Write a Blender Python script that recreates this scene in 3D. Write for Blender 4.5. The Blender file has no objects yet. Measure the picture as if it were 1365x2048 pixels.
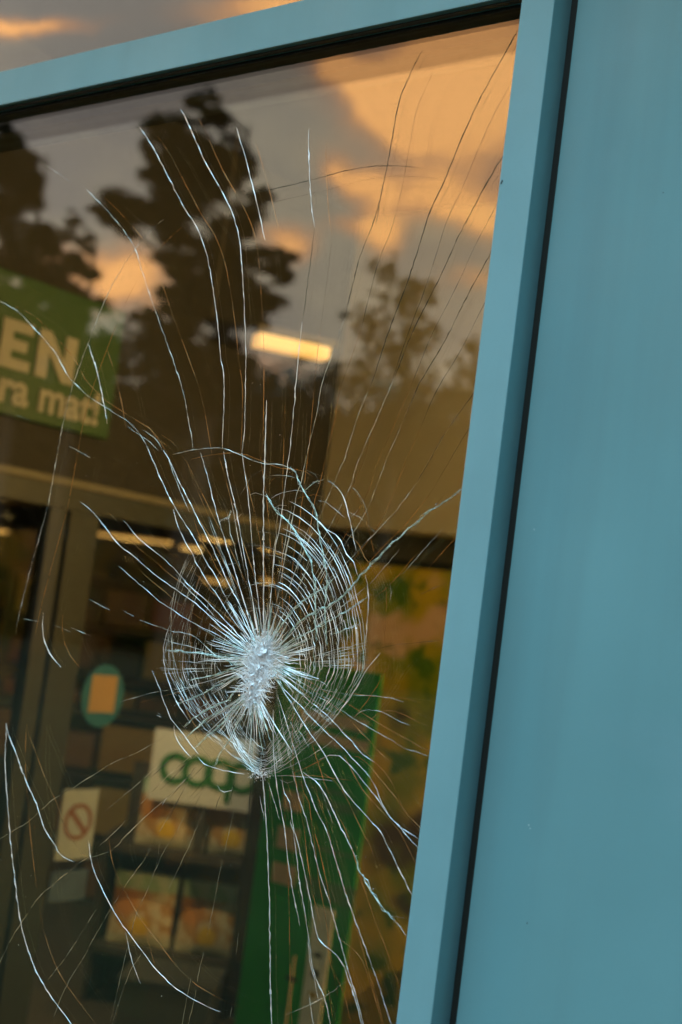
import bpy, bmesh, math, random
from mathutils import Vector, Matrix
random.seed(7)
RAD = math.radians
sc = bpy.context.scene
col = sc.collection

# ------------------------------------------------------------------ camera
FPX, YAW, PITCH, ROLL = 2700.0, RAD(38.19), RAD(4.70), RAD(7.42)
CAM = Vector((1.05, -1.5, 1.6))
FW = Vector((-math.sin(YAW)*math.cos(PITCH), math.cos(YAW)*math.cos(PITCH), math.sin(PITCH)))
R0 = Vector((math.cos(YAW), math.sin(YAW), 0)); U0 = R0.cross(FW)
XA = math.cos(ROLL)*R0 + math.sin(ROLL)*U0
YA = -math.sin(ROLL)*R0 + math.cos(ROLL)*U0
cd = bpy.data.cameras.new('camera'); cam = bpy.data.objects.new('camera', cd); col.objects.link(cam)
cam.matrix_world = Matrix((( XA.x, YA.x, -FW.x, CAM.x), (XA.y, YA.y, -FW.y, CAM.y), (XA.z, YA.z, -FW.z, CAM.z), (0,0,0,1)))
cd.sensor_fit = 'VERTICAL'; cd.sensor_height = 36; cd.sensor_width = 24
cd.lens = FPX/2048*36; cd.clip_end = 2000; cd.clip_start = 0.05
cd.dof.use_dof = True; cd.dof.focus_distance = 1.92; cd.dof.aperture_fstop = 3.2
sc.camera = cam

def ray(px, py):
    return (FW*FPX + XA*(px-682.5) - YA*(py-1024)).normalized()
def on_plane(px, py, axis, v):
    d = ray(px, py); return CAM + d*((v-CAM[axis])/d[axis])
def at_depth(px, py, depth):
    d = ray(px, py); return CAM + d*(depth/d.dot(FW))
def mirrored(px, py, depth):
    """where a thing seen in the pane's reflection really stands, out in front of the shop"""
    p = at_depth(px, py, depth); return Vector((p.x, -p.y, p.z))

# ------------------------------------------------------------------ render, exposure
sc.render.engine = 'CYCLES'
sc.cycles.max_bounces = 9; sc.cycles.transparent_max_bounces = 32
sc.cycles.glossy_bounces = 5; sc.cycles.diffuse_bounces = 2
sc.cycles.use_adaptive_sampling = True; sc.cycles.adaptive_threshold = 0.015
sc.cycles.use_denoising = True
sc.cycles.caustics_reflective = False; sc.cycles.caustics_refractive = False
sc.cycles.sample_clamp_indirect = 6
sc.view_settings.view_transform = 'Standard'; sc.view_settings.look = 'None'
sc.view_settings.exposure = 0.0; sc.view_settings.gamma = 1

# ------------------------------------------------------------------ node helpers
def N(nt, t, **kw):
    n = nt.nodes.new(t)
    for k, v in kw.items(): setattr(n, k, v)
    return n
def M(nt, op, a, b=None, c=None, clamp=False):
    n = nt.nodes.new('ShaderNodeMath'); n.operation = op; n.use_clamp = clamp
    for i, v in enumerate((a, b, c)):
        if v is None: continue
        if isinstance(v, (int, float)): n.inputs[i].default_value = v
        else: nt.links.new(v, n.inputs[i])
    return n.outputs[0]
def MIX(nt, f, a, b, mode='MIX'):
    n = nt.nodes.new('ShaderNodeMix'); n.data_type = 'RGBA'; n.blend_type = mode
    for s, v in ((0, f), (6, a), (7, b)):
        if isinstance(v, (int, float)): n.inputs[s].default_value = v
        elif isinstance(v, tuple): n.inputs[s].default_value = (*v, 1)
        else: nt.links.new(v, n.inputs[s])
    return n.outputs[2]
def smooth(nt, v, lo, hi, a=0.0, b=1.0):
    n = nt.nodes.new('ShaderNodeMapRange'); n.interpolation_type = 'SMOOTHSTEP'
    nt.links.new(v, n.inputs[0])
    for i, x in enumerate((lo, hi, a, b)): n.inputs[i+1].default_value = x
    return n.outputs[0]

# ------------------------------------------------------------------ world: dusk sky with sunlit cloud
SUN_EL = RAD(5.0)
MF = Vector((FW.x, -FW.y, 0)).normalized()          # horizontal direction the pane mirrors
MR = Vector((R0.x, -R0.y, 0))
sun_dir = (MF*math.cos(RAD(-34)) + MR*math.sin(RAD(-34)))*math.cos(SUN_EL) + Vector((0, 0, math.sin(SUN_EL)))
w = bpy.data.worlds.new('World'); sc.world = w; w.use_nodes = True
nt = w.node_tree; nt.nodes.clear()
out = N(nt, 'ShaderNodeOutputWorld'); bg = N(nt, 'ShaderNodeBackground'); bg.inputs[1].default_value = 0.1
nt.links.new(bg.outputs[0], out.inputs[0])
sky = N(nt, 'ShaderNodeTexSky', sky_type='NISHITA', sun_disc=False)
sky.sun_elevation = SUN_EL; sky.sun_rotation = math.atan2(sun_dir.x, sun_dir.y); sky.dust_density = 2.0
tc = N(nt, 'ShaderNodeTexCoord')
D = tc.outputs['Generated']
def dotv(v):
    n = N(nt, 'ShaderNodeVectorMath', operation='DOT_PRODUCT'); nt.links.new(D, n.inputs[0]); n.inputs[1].default_value = v
    return n.outputs['Value']
az = M(nt, 'ARCTAN2', dotv(MR), dotv(MF)); el = M(nt, 'ARCSINE', dotv((0, 0, 1)))
def noise(scale, detail, loc=(0, 0, 0), stretch=(1, 1, 1), rough=0.55):
    mp = N(nt, 'ShaderNodeMapping'); mp.inputs[1].default_value = loc; mp.inputs[3].default_value = stretch
    nt.links.new(D, mp.inputs[0])
    n = N(nt, 'ShaderNodeTexNoise'); n.inputs['Scale'].default_value = scale; n.inputs['Detail'].default_value = detail
    n.inputs['Roughness'].default_value = rough
    nt.links.new(mp.outputs[0], n.inputs['Vector']); return n
wob = noise(7.0, 4, (3, 1, 0))
sx = N(nt, 'ShaderNodeSeparateColor'); nt.links.new(wob.outputs['Color'], sx.inputs[0])
az2 = M(nt, 'ADD', az, M(nt, 'MULTIPLY', M(nt, 'SUBTRACT', sx.outputs[0], 0.5), 0.10))
el2 = M(nt, 'ADD', el, M(nt, 'MULTIPLY', M(nt, 'SUBTRACT', sx.outputs[1], 0.5), 0.075))
def blob(px, py, wx, wy, tilt=0.0, amp=1.0):
    d = ray(px, py); d = Vector((d.x, -d.y, d.z))
    a0 = math.atan2(d.dot(MR), d.dot(MF)); e0 = math.asin(d.z)
    da = M(nt, 'SUBTRACT', az2, a0); de = M(nt, 'SUBTRACT', el2, e0)
    c, s = math.cos(tilt), math.sin(tilt)
    p = M(nt, 'ADD', M(nt, 'MULTIPLY', da, c), M(nt, 'MULTIPLY', de, s))
    q = M(nt, 'ADD', M(nt, 'MULTIPLY', da, -s), M(nt, 'MULTIPLY', de, c))
    p = M(nt, 'MULTIPLY', p, FPX/wx); q = M(nt, 'MULTIPLY', q, FPX/wy)
    r = M(nt, 'ADD', M(nt, 'MULTIPLY', p, p), M(nt, 'MULTIPLY', q, q))
    return M(nt, 'MULTIPLY', M(nt, 'EXPONENT', M(nt, 'MULTIPLY', r, -1.0)), amp)
acc = None
for b in ((960, 150, 230, 100, 0.1, 1.8), (720, 165, 150, 34, -.42, 1.1), (840, 260, 120, 60, -.3, .8), (900, 400, 200, 55, -.1, 1.0), (740, 385, 50, 40, 0, .8),
          (575, 478, 52, 34, 0, 1.1), (752, 460, 40, 36, 0, .9), (690, 450, 60, 18, 0, .5), (950, 560, 90, 24, 0, .7), (700, 340, 40, 26, 0, .5), (230, 560, 140, 46, .1, 1.2),
          (560, 700, 120, 45, 0, .5), (-250, 520, 240, 60, 0, .9), (30, 45, 130, 18, .22, 1.0), (560, -10, 200, 40, .2, 1.0),
          (1300, 250, 320, 150, .1, 1.1)):
    v = blob(*b); acc = v if acc is None else M(nt, 'ADD', acc, v)
brk = noise(9.0, 9, (0, 2, 5), (1, 1, 1.9), .70)
cloud = M(nt, 'MULTIPLY', acc, M(nt, 'ADD', -0.05, M(nt, 'MULTIPLY', brk.outputs['Fac'], 2.1)))
# the rest of the sky: scattered cloud of the same kind all round
gen = noise(2.6, 6, (1.7, .3, .9), (1, 1, 2.6), .55)
outside = smooth(nt, M(nt, 'ABSOLUTE', az), 0.30, 0.75)
cloud = M(nt, 'ADD', cloud, M(nt, 'MULTIPLY', outside, smooth(nt, gen.outputs['Fac'], 0.50, 0.72)))
lit = smooth(nt, cloud, 0.05, 1.15)
grey = noise(5.0, 4, (4, 0, 2), (1, 1, 2.2))
low = MIX(nt, smooth(nt, grey.outputs['Fac'], .35, .65), (14.2, 11.8, 9.0), (9.0, 7.9, 7.3))
base = MIX(nt, smooth(nt, el, 0.40, 0.95, 0.0, 1.0), low, MIX(nt, 0.75, sky.outputs[0], (24.5, 53.0, 72.0)))
cl = MIX(nt, smooth(nt, cloud, 0.5, 1.2), (29, 12.8, 5.6), (47, 22, 8.0))
nt.links.new(MIX(nt, lit, base, cl), bg.inputs[0])

# ------------------------------------------------------------------ sun (low, hidden behind cloud and trees)
sl = bpy.data.lights.new('sun', 'SUN'); sl.energy = 0.35; sl.angle = RAD(12); sl.color = (1, .72, .45)
so = bpy.data.objects.new('sun', sl); col.objects.link(so)
so.rotation_euler = (-sun_dir).to_track_quat('-Z', 'Y').to_euler(); so.location = (-20, -20, 30)

# ------------------------------------------------------------------ materials
def mat(name, color, rough=0.6, metal=0.0, spec=0.5, noise_amt=0.0, noise_scale=30, bump=0.0, bump_scale=200, emit=None, estr=1.0):
    m = bpy.data.materials.new(name); m.use_nodes = True; t = m.node_tree
    if emit: m.cycles.emission_sampling = 'NONE'
    p = t.nodes['Principled BSDF']
    p.inputs['Base Color'].default_value = (*color, 1); p.inputs['Roughness'].default_value = rough
    p.inputs['Metallic'].default_value = metal; p.inputs['Specular IOR Level'].default_value = spec
    if noise_amt or bump: c = N(t, 'ShaderNodeTexCoord')
    if noise_amt:
        n = N(t, 'ShaderNodeTexNoise'); n.inputs['Scale'].default_value = noise_scale; n.inputs['Detail'].default_value = 5
        t.links.new(c.outputs['Object'], n.inputs['Vector'])
        a = tuple(x*(1-noise_amt) for x in color); b = tuple(min(1, x*(1+noise_amt)) for x in color)
        t.links.new(MIX(t, smooth(t, n.outputs['Fac'], .3, .7), a, b), p.inputs['Base Color'])
    if bump:
        n2 = N(t, 'ShaderNodeTexNoise'); n2.inputs['Scale'].default_value = bump_scale; n2.inputs['Detail'].default_value = 3
        t.links.new(c.outputs['Object'], n2.inputs['Vector'])
        bp = N(t, 'ShaderNodeBump'); bp.inputs['Strength'].default_value = bump; bp.inputs['Distance'].default_value = 0.002
        t.links.new(n2.outputs['Fac'], bp.inputs['Height']); t.links.new(bp.outputs[0], p.inputs['Normal'])
    if emit:
        p.inputs['Emission Color'].default_value = (*emit, 1); p.inputs['Emission Strength'].default_value = estr
    return m

def glass_mat(name, ior=1.5, tint=(.97, .99, .97)):
    m = bpy.data.materials.new(name); m.use_nodes = True; t = m.node_tree; t.nodes.clear()
    o = N(t, 'ShaderNodeOutputMaterial'); mx = N(t, 'ShaderNodeMixShader'); tr = N(t, 'ShaderNodeBsdfTransparent'); gl = N(t, 'ShaderNodeBsdfGlossy')
    tr.inputs[0].default_value = (*tint, 1); gl.inputs['Roughness'].default_value = 0.0
    g = N(t, 'ShaderNodeNewGeometry'); fr = N(t, 'ShaderNodeFresnel')
    k = M(t, 'ADD', M(t, 'MULTIPLY', g.outputs['Backfacing'], 1/ior - ior), ior)
    t.links.new(k, fr.inputs['IOR']); t.links.new(fr.outputs[0], mx.inputs[0])
    t.links.new(tr.outputs[0], mx.inputs[1]); t.links.new(gl.outputs[0], mx.inputs[2]); t.links.new(mx.outputs[0], o.inputs[0])
    return m

def crack_mat(name, color, solid_lo, solid_hi, solid_min=0.15, scale=45, rough=.28, transl=.35, metal=.45):
    """fracture face in the glass: scatters light, and along its length lies open or closed"""
    m = bpy.data.materials.new(name); m.use_nodes = True; t = m.node_tree; t.nodes.clear()
    o = N(t, 'ShaderNodeOutputMaterial'); mx = N(t, 'ShaderNodeMixShader'); tr = N(t, 'ShaderNodeBsdfTransparent')
    p = N(t, 'ShaderNodeBsdfPrincipled'); p.inputs['Base Color'].default_value = (*color, 1); p.inputs['Roughness'].default_value = rough; p.inputs['Metallic'].default_value = metal
    tl = N(t, 'ShaderNodeBsdfTranslucent'); tl.inputs[0].default_value = (*color, 1)
    m2 = N(t, 'ShaderNodeMixShader'); m2.inputs[0].default_value = transl
    t.links.new(p.outputs[0], m2.inputs[1]); t.links.new(tl.outputs[0], m2.inputs[2])
    c = N(t, 'ShaderNodeTexCoord'); n = N(t, 'ShaderNodeTexNoise'); n.inputs['Scale'].default_value = scale; n.inputs['Detail'].default_value = 3
    t.links.new(c.outputs['Object'], n.inputs['Vector'])
    f = smooth(t, n.outputs['Fac'], solid_lo, solid_hi, solid_min, 1.0)
    t.links.new(f, mx.inputs[0]); t.links.new(tr.outputs[0], mx.inputs[1]); t.links.new(m2.outputs[0], mx.inputs[2]); t.links.new(mx.outputs[0], o.inputs[0])
    return m

PAINT = mat('painted_aluminium', (.205, .405, .435), rough=.42, spec=.35, noise_amt=.035, noise_scale=9, bump=.12, bump_scale=900)
PANEL = mat('painted_panel', (.155, .35, .375), rough=.5, spec=.3, noise_amt=.07, noise_scale=2.2, bump=.15, bump_scale=700)
def wear(m, amt):
    t = m.node_tree; p = t.nodes['Principled BSDF']; c = N(t, 'ShaderNodeTexCoord'); src = p.inputs['Base Color'].links[0].from_socket
    def nz(sc_, st, lo, hi, d=6):
        mp = N(t, 'ShaderNodeMapping'); mp.inputs[3].default_value = st; t.links.new(c.outputs['Object'], mp.inputs[0])
        n = N(t, 'ShaderNodeTexNoise'); n.inputs['Scale'].default_value = sc_; n.inputs['Detail'].default_value = d; t.links.new(mp.outputs[0], n.inputs['Vector'])
        return smooth(t, n.outputs['Fac'], lo, hi)
    a = MIX(t, M(t, 'MULTIPLY', nz(14, (1, 1, .06), .45, .75), amt), src, (.11, .20, .21))       # run-off streaks
    a = MIX(t, M(t, 'MULTIPLY', nz(5, (1, 1, 1), .55, .75), amt*.8), a, (.22, .40, .46))          # scuffed, chalky patches
    a = MIX(t, M(t, 'MULTIPLY', nz(520, (1, 1, 1), .62, .74, 2), .10), a, (.07, .15, .17))        # fine specks
    t.links.new(a, p.inputs['Base Color'])
    r = M(t, 'ADD', M(t, 'MULTIPLY', nz(7, (1, 1, .4), .3, .7), .22), .36); t.links.new(r, p.inputs['Roughness'])
wear(PANEL, .22); wear(PAINT, .14)
RUBBER = mat('rubber_gasket', (.012, .014, .01), rough=.7)
GREASE = mat('dark_rebate', (.03, .032, .022), rough=.6, noise_amt=.3, noise_scale=25)
GLASS = glass_mat('glass', 1.62)
def film(m):
    t = m.node_tree; o = [n for n in t.nodes if n.type == 'OUTPUT_MATERIAL'][0]; src = o.inputs[0].links[0].from_socket
    mx = N(t, 'ShaderNodeMixShader'); d = N(t, 'ShaderNodeBsdfDiffuse'); d.inputs[0].default_value = (.6, .58, .5, 1)
    c = N(t, 'ShaderNodeTexCoord'); n = N(t, 'ShaderNodeTexNoise'); n.inputs['Scale'].default_value = 5; n.inputs['Detail'].default_value = 8; n.inputs['Roughness'].default_value = .65
    mp = N(t, 'ShaderNodeMapping'); mp.inputs[3].default_value = (1, 1, .35); t.links.new(c.outputs['Object'], mp.inputs[0]); t.links.new(mp.outputs[0], n.inputs['Vector'])
    n2 = N(t, 'ShaderNodeTexNoise'); n2.inputs['Scale'].default_value = 260; n2.inputs['Detail'].default_value = 2; t.links.new(c.outputs['Object'], n2.inputs['Vector'])
    f = M(t, 'ADD', smooth(t, n.outputs['Fac'], .48, .78, 0, .003), smooth(t, n2.outputs['Fac'], .71, .79, 0, .07))
    t.links.new(f, mx.inputs[0]); t.links.new(src, mx.inputs[1]); t.links.new(d.outputs[0], mx.inputs[2]); t.links.new(mx.outputs[0], o.inputs[0])
DUSTY = glass_mat('dusty_glass', 1.62); film(DUSTY)
DGLASS = glass_mat('door_glass', 1.35, (.9, .9, .88))
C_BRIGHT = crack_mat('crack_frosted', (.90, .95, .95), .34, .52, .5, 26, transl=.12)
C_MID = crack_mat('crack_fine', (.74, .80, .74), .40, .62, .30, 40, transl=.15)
C_FINE = crack_mat('crack_hairline', (.42, .44, .34), .36, .62, .2, 30)
C_TEAL = crack_mat('crack_crushed', (.56, .78, .74), .36, .6, .45, 140, transl=.15)
POWDER = crack_mat('glass_powder', (.95, .97, .98), .42, .54, .05, 420, rough=.5, transl=.05, metal=0.0)
C_DARK = crack_mat('crack_dark', (.045, .045, .025), .34, .52, .4, 22, transl=.1, metal=0.0)  # dark tone painted in where crack faces mirror the dark ground and interior
C_ECHO = crack_mat('crack_echo', (.44, .24, .09), .36, .60, .25, 18, transl=.4)  # amber stands in for the outer cracks' reflection in the inner pane
CRUSH = crack_mat('crushed_glass', (.95, .97, .98), .1, .3, .95, 300, rough=.4, transl=.05, metal=.08)

# ------------------------------------------------------------------ object helpers
def link(name, verts, faces, m, parent=None, smooth_=False):
    me = bpy.data.meshes.new(name); me.from_pydata([tuple(v) for v in verts], [], faces); me.update()
    if m: me.materials.append(m)
    if smooth_: me.polygons.foreach_set('use_smooth', [True]*len(me.polygons))
    o = bpy.data.objects.new(name, me); col.objects.link(o)
    if parent: o.parent = parent
    return o
def tag(o, label=None, cat=None, group=None, kind=None):
    if label: o['label'] = label
    if cat: o['category'] = cat
    if group: o['group'] = group
    if kind: o['kind'] = kind
    return o
def empty(name, loc=(0, 0, 0), label=None, cat=None, group=None):
    o = bpy.data.objects.new(name, None); col.objects.link(o); o.location = loc
    o.empty_display_size = .1
    return tag(o, label, cat, group)
BF = [(0, 3, 2, 1), (4, 5, 6, 7), (0, 1, 5, 4), (1, 2, 6, 5), (2, 3, 7, 6), (3, 0, 4, 7)]
def box(name, lo, hi, m, parent=None, bevel=0.0):
    """box given in world coordinates; parent is an Empty placed without rotation"""
    off = parent_loc(parent)
    (x0, y0, z0), (x1, y1, z1) = lo, hi
    v = [Vector(p)-off for p in ((x0, y0, z0), (x1, y0, z0), (x1, y1, z0), (x0, y1, z0), (x0, y0, z1), (x1, y0, z1), (x1, y1, z1), (x0, y1, z1))]
    o = link(name, v, BF, m, parent)
    if bevel:
        bm = bmesh.new(); bm.from_mesh(o.data); bmesh.ops.bevel(bm, geom=bm.edges[:], offset=bevel, segments=2, affect='EDGES', profile=.6)
        bm.to_mesh(o.data); bm.free()
    return o
def parent_loc(p):
    v = Vector((0, 0, 0))
    while p: v += Vector(p.location); p = p.parent
    return v
def slab(name, origin, ux, uz, wdt, hgt, thick, m, parent=None, x0=0.0, z0=0.0):
    """thin upright board: corner at origin + ux*x0 + uz*z0, thickness away from the viewer (ux x uz)"""
    n = -ux.cross(uz).normalized(); off = parent_loc(parent)
    a = origin + ux*x0 + uz*z0 - off
    q = [a, a+ux*wdt, a+ux*wdt+uz*hgt, a+uz*hgt]
    return link(name, q + [p + n*thick for p in q], [(0, 1, 2, 3), (7, 6, 5, 4), (0, 4, 5, 1), (1, 5, 6, 2), (2, 6, 7, 3), (3, 7, 4, 0)], m, parent)
def plate(name, pts2, origin, ux, uz, thick, m, parent=None):
    """flat shape from a 2-D outline, lying just in front of a board"""
    n = ux.cross(uz).normalized(); off = parent_loc(parent)
    f = [origin + ux*p[0] + uz*p[1] - off for p in pts2]; k = len(f)
    v = [p + n*thick for p in f] + f
    faces = [tuple(range(k))] + [(i, i+k, (i+1) % k + k, (i+1) % k) for i in range(k)]
    return link(name, v, faces, m, parent)
def ring_plate(name, c, r0, r1, a0, a1, origin, ux, uz, thick, m, parent=None, seg=40):
    n = ux.cross(uz).normalized(); off = parent_loc(parent); v = []; f = []
    for i in range(seg+1):
        a = a0 + (a1-a0)*i/seg
        for r in (r0, r1):
            p = origin + ux*(c[0]+r*math.cos(a)) + uz*(c[1]+r*math.sin(a)) - off
            v += [p + n*thick, p]
    for i in range(seg):
        b = i*4; f += [(b, b+2, b+6, b+4), (b+2, b+3, b+7, b+6), (b+1, b, b+4, b+5)]
    return link(name, v, f, m, parent)

# ================================================================== ground and walls
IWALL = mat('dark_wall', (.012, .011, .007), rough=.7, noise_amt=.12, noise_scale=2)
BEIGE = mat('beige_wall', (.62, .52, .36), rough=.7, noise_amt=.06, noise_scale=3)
JAMB = mat('wood_jamb', (.50, .30, .10), rough=.6, noise_amt=.1, noise_scale=6)
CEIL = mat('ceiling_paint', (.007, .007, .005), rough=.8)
FLOOR = mat('floor_tile', (.10, .085, .06), rough=.45)
GREYM = mat('grey_metal', (.028, .034, .030), rough=.45, spec=.4, noise_amt=.08)
LIGHTM = mat('header_trim', (.14, .125, .085), rough=.5)
DW = -2.87          # plane of the inner door wall (runs back from the window)
BW = on_plane(672, 820, 0, DW).y - .01    # plane of the back wall
CZ = 3.5
GZ = -.3            # street and floor level (the camera is held at 1.9 m)
GROUND = mat('dark_turf', (.012, .013, .005), rough=.95, spec=.1, noise_amt=.4, noise_scale=.6)
s = link('ground', [(-400, -500, GZ), (400, -500, GZ), (400, -.08, GZ), (-400, -.08, GZ)], [(0, 1, 2, 3)], GROUND); tag(s, kind='structure')
def struct(name, lo, hi, m):
    return tag(box(name, lo, hi, m), kind='structure')
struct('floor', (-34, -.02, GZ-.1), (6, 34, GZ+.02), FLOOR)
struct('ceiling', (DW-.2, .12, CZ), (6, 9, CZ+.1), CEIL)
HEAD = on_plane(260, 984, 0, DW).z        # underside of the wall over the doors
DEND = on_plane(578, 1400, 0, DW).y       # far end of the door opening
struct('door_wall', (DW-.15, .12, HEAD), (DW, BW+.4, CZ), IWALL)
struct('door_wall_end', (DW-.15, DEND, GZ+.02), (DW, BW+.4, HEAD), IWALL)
bulk_z = on_plane(800, 1062, 1, BW).z
bx0 = on_plane(690, 644, 1, BW).x
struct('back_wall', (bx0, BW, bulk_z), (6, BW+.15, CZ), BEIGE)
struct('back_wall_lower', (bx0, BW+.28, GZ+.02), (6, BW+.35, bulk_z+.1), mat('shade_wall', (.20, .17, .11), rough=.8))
struct('corner_jamb', (bx0-.10, BW-.03, GZ+.02), (bx0-.003, BW+.3, CZ), JAMB)
struct('side_wall', (2.6, .12, GZ+.02), (2.7, BW, CZ), BEIGE)
# hall beyond the doors
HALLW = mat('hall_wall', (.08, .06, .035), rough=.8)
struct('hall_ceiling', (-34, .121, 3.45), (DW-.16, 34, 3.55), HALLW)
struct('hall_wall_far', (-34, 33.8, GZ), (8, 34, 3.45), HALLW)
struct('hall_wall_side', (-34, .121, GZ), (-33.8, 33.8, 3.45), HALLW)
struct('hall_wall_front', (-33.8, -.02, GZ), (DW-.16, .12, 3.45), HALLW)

# ================================================================== the window
PY = -.036         # outer face of the glass
XL, XR, FY = .1133, .1632, -.070
ZT0, ZT1 = 2.4475, 2.5125
LEFT = -1.62
win = empty('shop_window', (XL, 0, .3), 'shop window with a smashed double pane in a blue-grey metal frame', 'window'); win['kind'] = 'thing'
box('mullion', (XL, FY, GZ), (XR, .10, 3.25), PAINT, win, .0014)
box('transom', (LEFT, FY+.003, ZT0), (XL-.001, PY-.002, ZT1), PAINT, win, .0014)
box('transom_core', (LEFT, PY-.0015, ZT0+.003), (XL-.001, .10, ZT1-.003), GREASE, win)
box('glazing_bead', (LEFT, -.058, ZT0-.0025), (XL-.002, -.050, ZT0-.0004), GREASE, win)
box('gasket', (LEFT, PY-.0075, ZT0-.005), (XL-.002, PY-.0012, ZT0-.0005), RUBBER, win)
box('gasket', (XL-.008, PY-.0075, .38), (XL-.0006, PY-.0012, ZT0-.006), RUBBER, win)
box('inner_bead', (LEFT, PY+.049, ZT0-.012), (XL-.002, .085, ZT0+.0025), GREASE, win)
box('bottom_rail', (LEFT, FY+.003, .30), (XL-.001, .10, .37), PAINT, win, .0014)
box('jamb', (LEFT-.05, FY, GZ), (LEFT-.001, .10, 3.25), PAINT, win, .0014)
outer = box('outer_pane', (LEFT, PY, .372), (XL-.0005, PY+.006, ZT0+.0022), GLASS, win)
inner = box('inner_pane', (LEFT, PY+.0425, .372), (XL-.0005, PY+.0465, ZT0+.0022), GLASS, win)
box('upper_pane', (LEFT, PY, ZT1+.0005), (XL-.0005, PY+.006, 3.25), GLASS, win)
box('upper_pane_inner', (LEFT, PY+.0425, ZT1+.0005), (XL-.0005, PY+.0465, 3.25), GLASS, win)
outer.data.materials[0] = DUSTY

# facade panel beside the window, with its shadow gap
pan = empty('facade_panel', (1.4, 0, 0), 'large flat blue-grey metal wall panel beside the window post', 'wall panel')
box('panel_face', (XR+.0165, -.040, GZ+.01), (3.4, -.012, 3.2), PANEL, pan, .0016)
box('gap_seal', (XR+.0006, -.028, GZ+.01), (XR+.0162, -.004, 3.2), RUBBER, pan)
box('backing', (XR+.0006, -.003, GZ+.01), (3.4, .10, 3.2), GREASE, pan)
spk = mat('chip', (.45, .6, .62), rough=.6); spd = mat('dark_chip', (.02, .02, .015), rough=.8)
for px, py, r, mm in ((1058, 1650, .0011, spk), (1061, 1657, .0008, spk), (1055, 1846, .0009, spd), (1069, 1059, .0007, spk), (1327, 385, .0006, spd)):
    p = on_plane(px, py, 1, -.0403); k = 7
    pts = [(math.cos(i*2*math.pi/k)*r*random.uniform(.6, 1.2), math.sin(i*2*math.pi/k)*r*random.uniform(.7, 1.6)) for i in range(k)]
    plate('paint_chip', pts, p, Vector((1, 0, 0)), Vector((0, 0, 1)), .0004, mm, pan)
for px, py, mm in ((1003, 366, spd), (1005, 362, spd)):
    p = on_plane(px, py, 1, FY-.0002)
    plate('paint_chip', [(math.cos(i*1.05)*.0012, math.sin(i*1.05)*.0014) for i in range(6)], p, Vector((1, 0, 0)), Vector((0, 0, 1)), .0004, mm, win)
eav = empty('added_shade_eaves', (0, PY, 3.05), 'unseen narrow roof overhang added to shade the top of the wall panel', 'added_shade_eaves')  # out of view, put in to darken the panel towards its top
box('added_shade_soffit', (-6, -.40, 3.10), (6, FY-.001, 3.13), PAINT, eav)
box('added_shade_fascia', (-6, -.43, 3.06), (6, -.401, 3.22), PAINT, eav)
# added wing blocks sky on the right; wall under and beyond, closing the building
wing = empty('sky_blocking_wing', (2.0, -2.5, GZ), 'unseen grey wing added to block sky light from the right of the wall panel', 'building')
box('sky_blocker_wall', (1.95, -6.5, GZ), (2.15, -.042, 3.9), mat('sky_blocker_render', (.26, .25, .21), rough=.8, noise_amt=.1), wing)
box('sky_blocker_coping', (1.92, -6.55, 3.901), (2.18, -.042, 3.98), PAINT, wing)
struct('facade_wall', (LEFT-8, -.06, GZ), (LEFT-.06, .1, 3.25), PANEL)
struct('facade_wall_upper', (-10, -.01, 3.252), (6, .12, 5.2), PANEL)
struct('sill_wall', (LEFT, -.05, GZ), (XL-.002, .1, .299), PANEL)

# ================================================================== cracks
def smooth_path(pts, step=9.0):
    o = []
    n = len(pts)
    if n == 2: pts = [pts[0], ((pts[0][0]+pts[1][0])/2, (pts[0][1]+pts[1][1])/2), pts[1]]; n = 3
    for i in range(n-1):
        p0 = pts[max(i-1, 0)]; p1 = pts[i]; p2 = pts[i+1]; p3 = pts[min(i+2, n-1)]
        k = max(1, int(math.dist(p1, p2)/step))
        for j in range(k):
            t = j/k
            o.append(tuple(.5*((2*p1[a]) + (-p0[a]+p2[a])*t + (2*p0[a]-5*p1[a]+4*p2[a]-p3[a])*t*t + (-p0[a]+3*p1[a]-3*p2[a]+p3[a])*t**3) for a in (0, 1)))
    o.append(pts[-1]); return o
PXM = 1/FPX     # metres per photo pixel at 1 m
class Tubes:
    def __init__(s): s.v = []; s.f = []
    def add(s, path, wpx, y, ridge=.8, taper=True, jit=0.0):
        P = [on_plane(px + random.gauss(0, jit), py + random.gauss(0, jit), 1, PY) for px, py in path]
        n = len(P); b = len(s.v)
        for i, p in enumerate(P):
            t = (P[min(i+1, n-1)] - P[max(i-1, 0)])
            if t.length < 1e-9: t = Vector((0, 0, 1))
            t.normalize(); sd = Vector((t.z, 0, -t.x))
            dist = (p-CAM).length; e = min(i, n-1-i)
            r = wpx*.5*dist*PXM*(1.15 if abs(t.z) > .6 else 1.0)*random.uniform(.5, 1.35)
            if taper: r *= min(1, .25 + .3*e)
            q = Vector((p.x, PY+y, p.z))
            s.v += [q + sd*r, q + Vector((0, -1, 0))*r*ridge + sd*r*random.uniform(-.8, .8), q - sd*r]
        for i in range(n-1):
            a = b+i*3; s.f += [(a, a+3, a+4, a+1), (a+1, a+4, a+5, a+2)]
    def build(s, name, m, parent):
        off = parent_loc(parent)
        return link(name, [v-off for v in s.v], s.f, m, parent)

T = []
def K(kind, w, *pts): T.append((kind, w, list(pts)))
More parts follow.
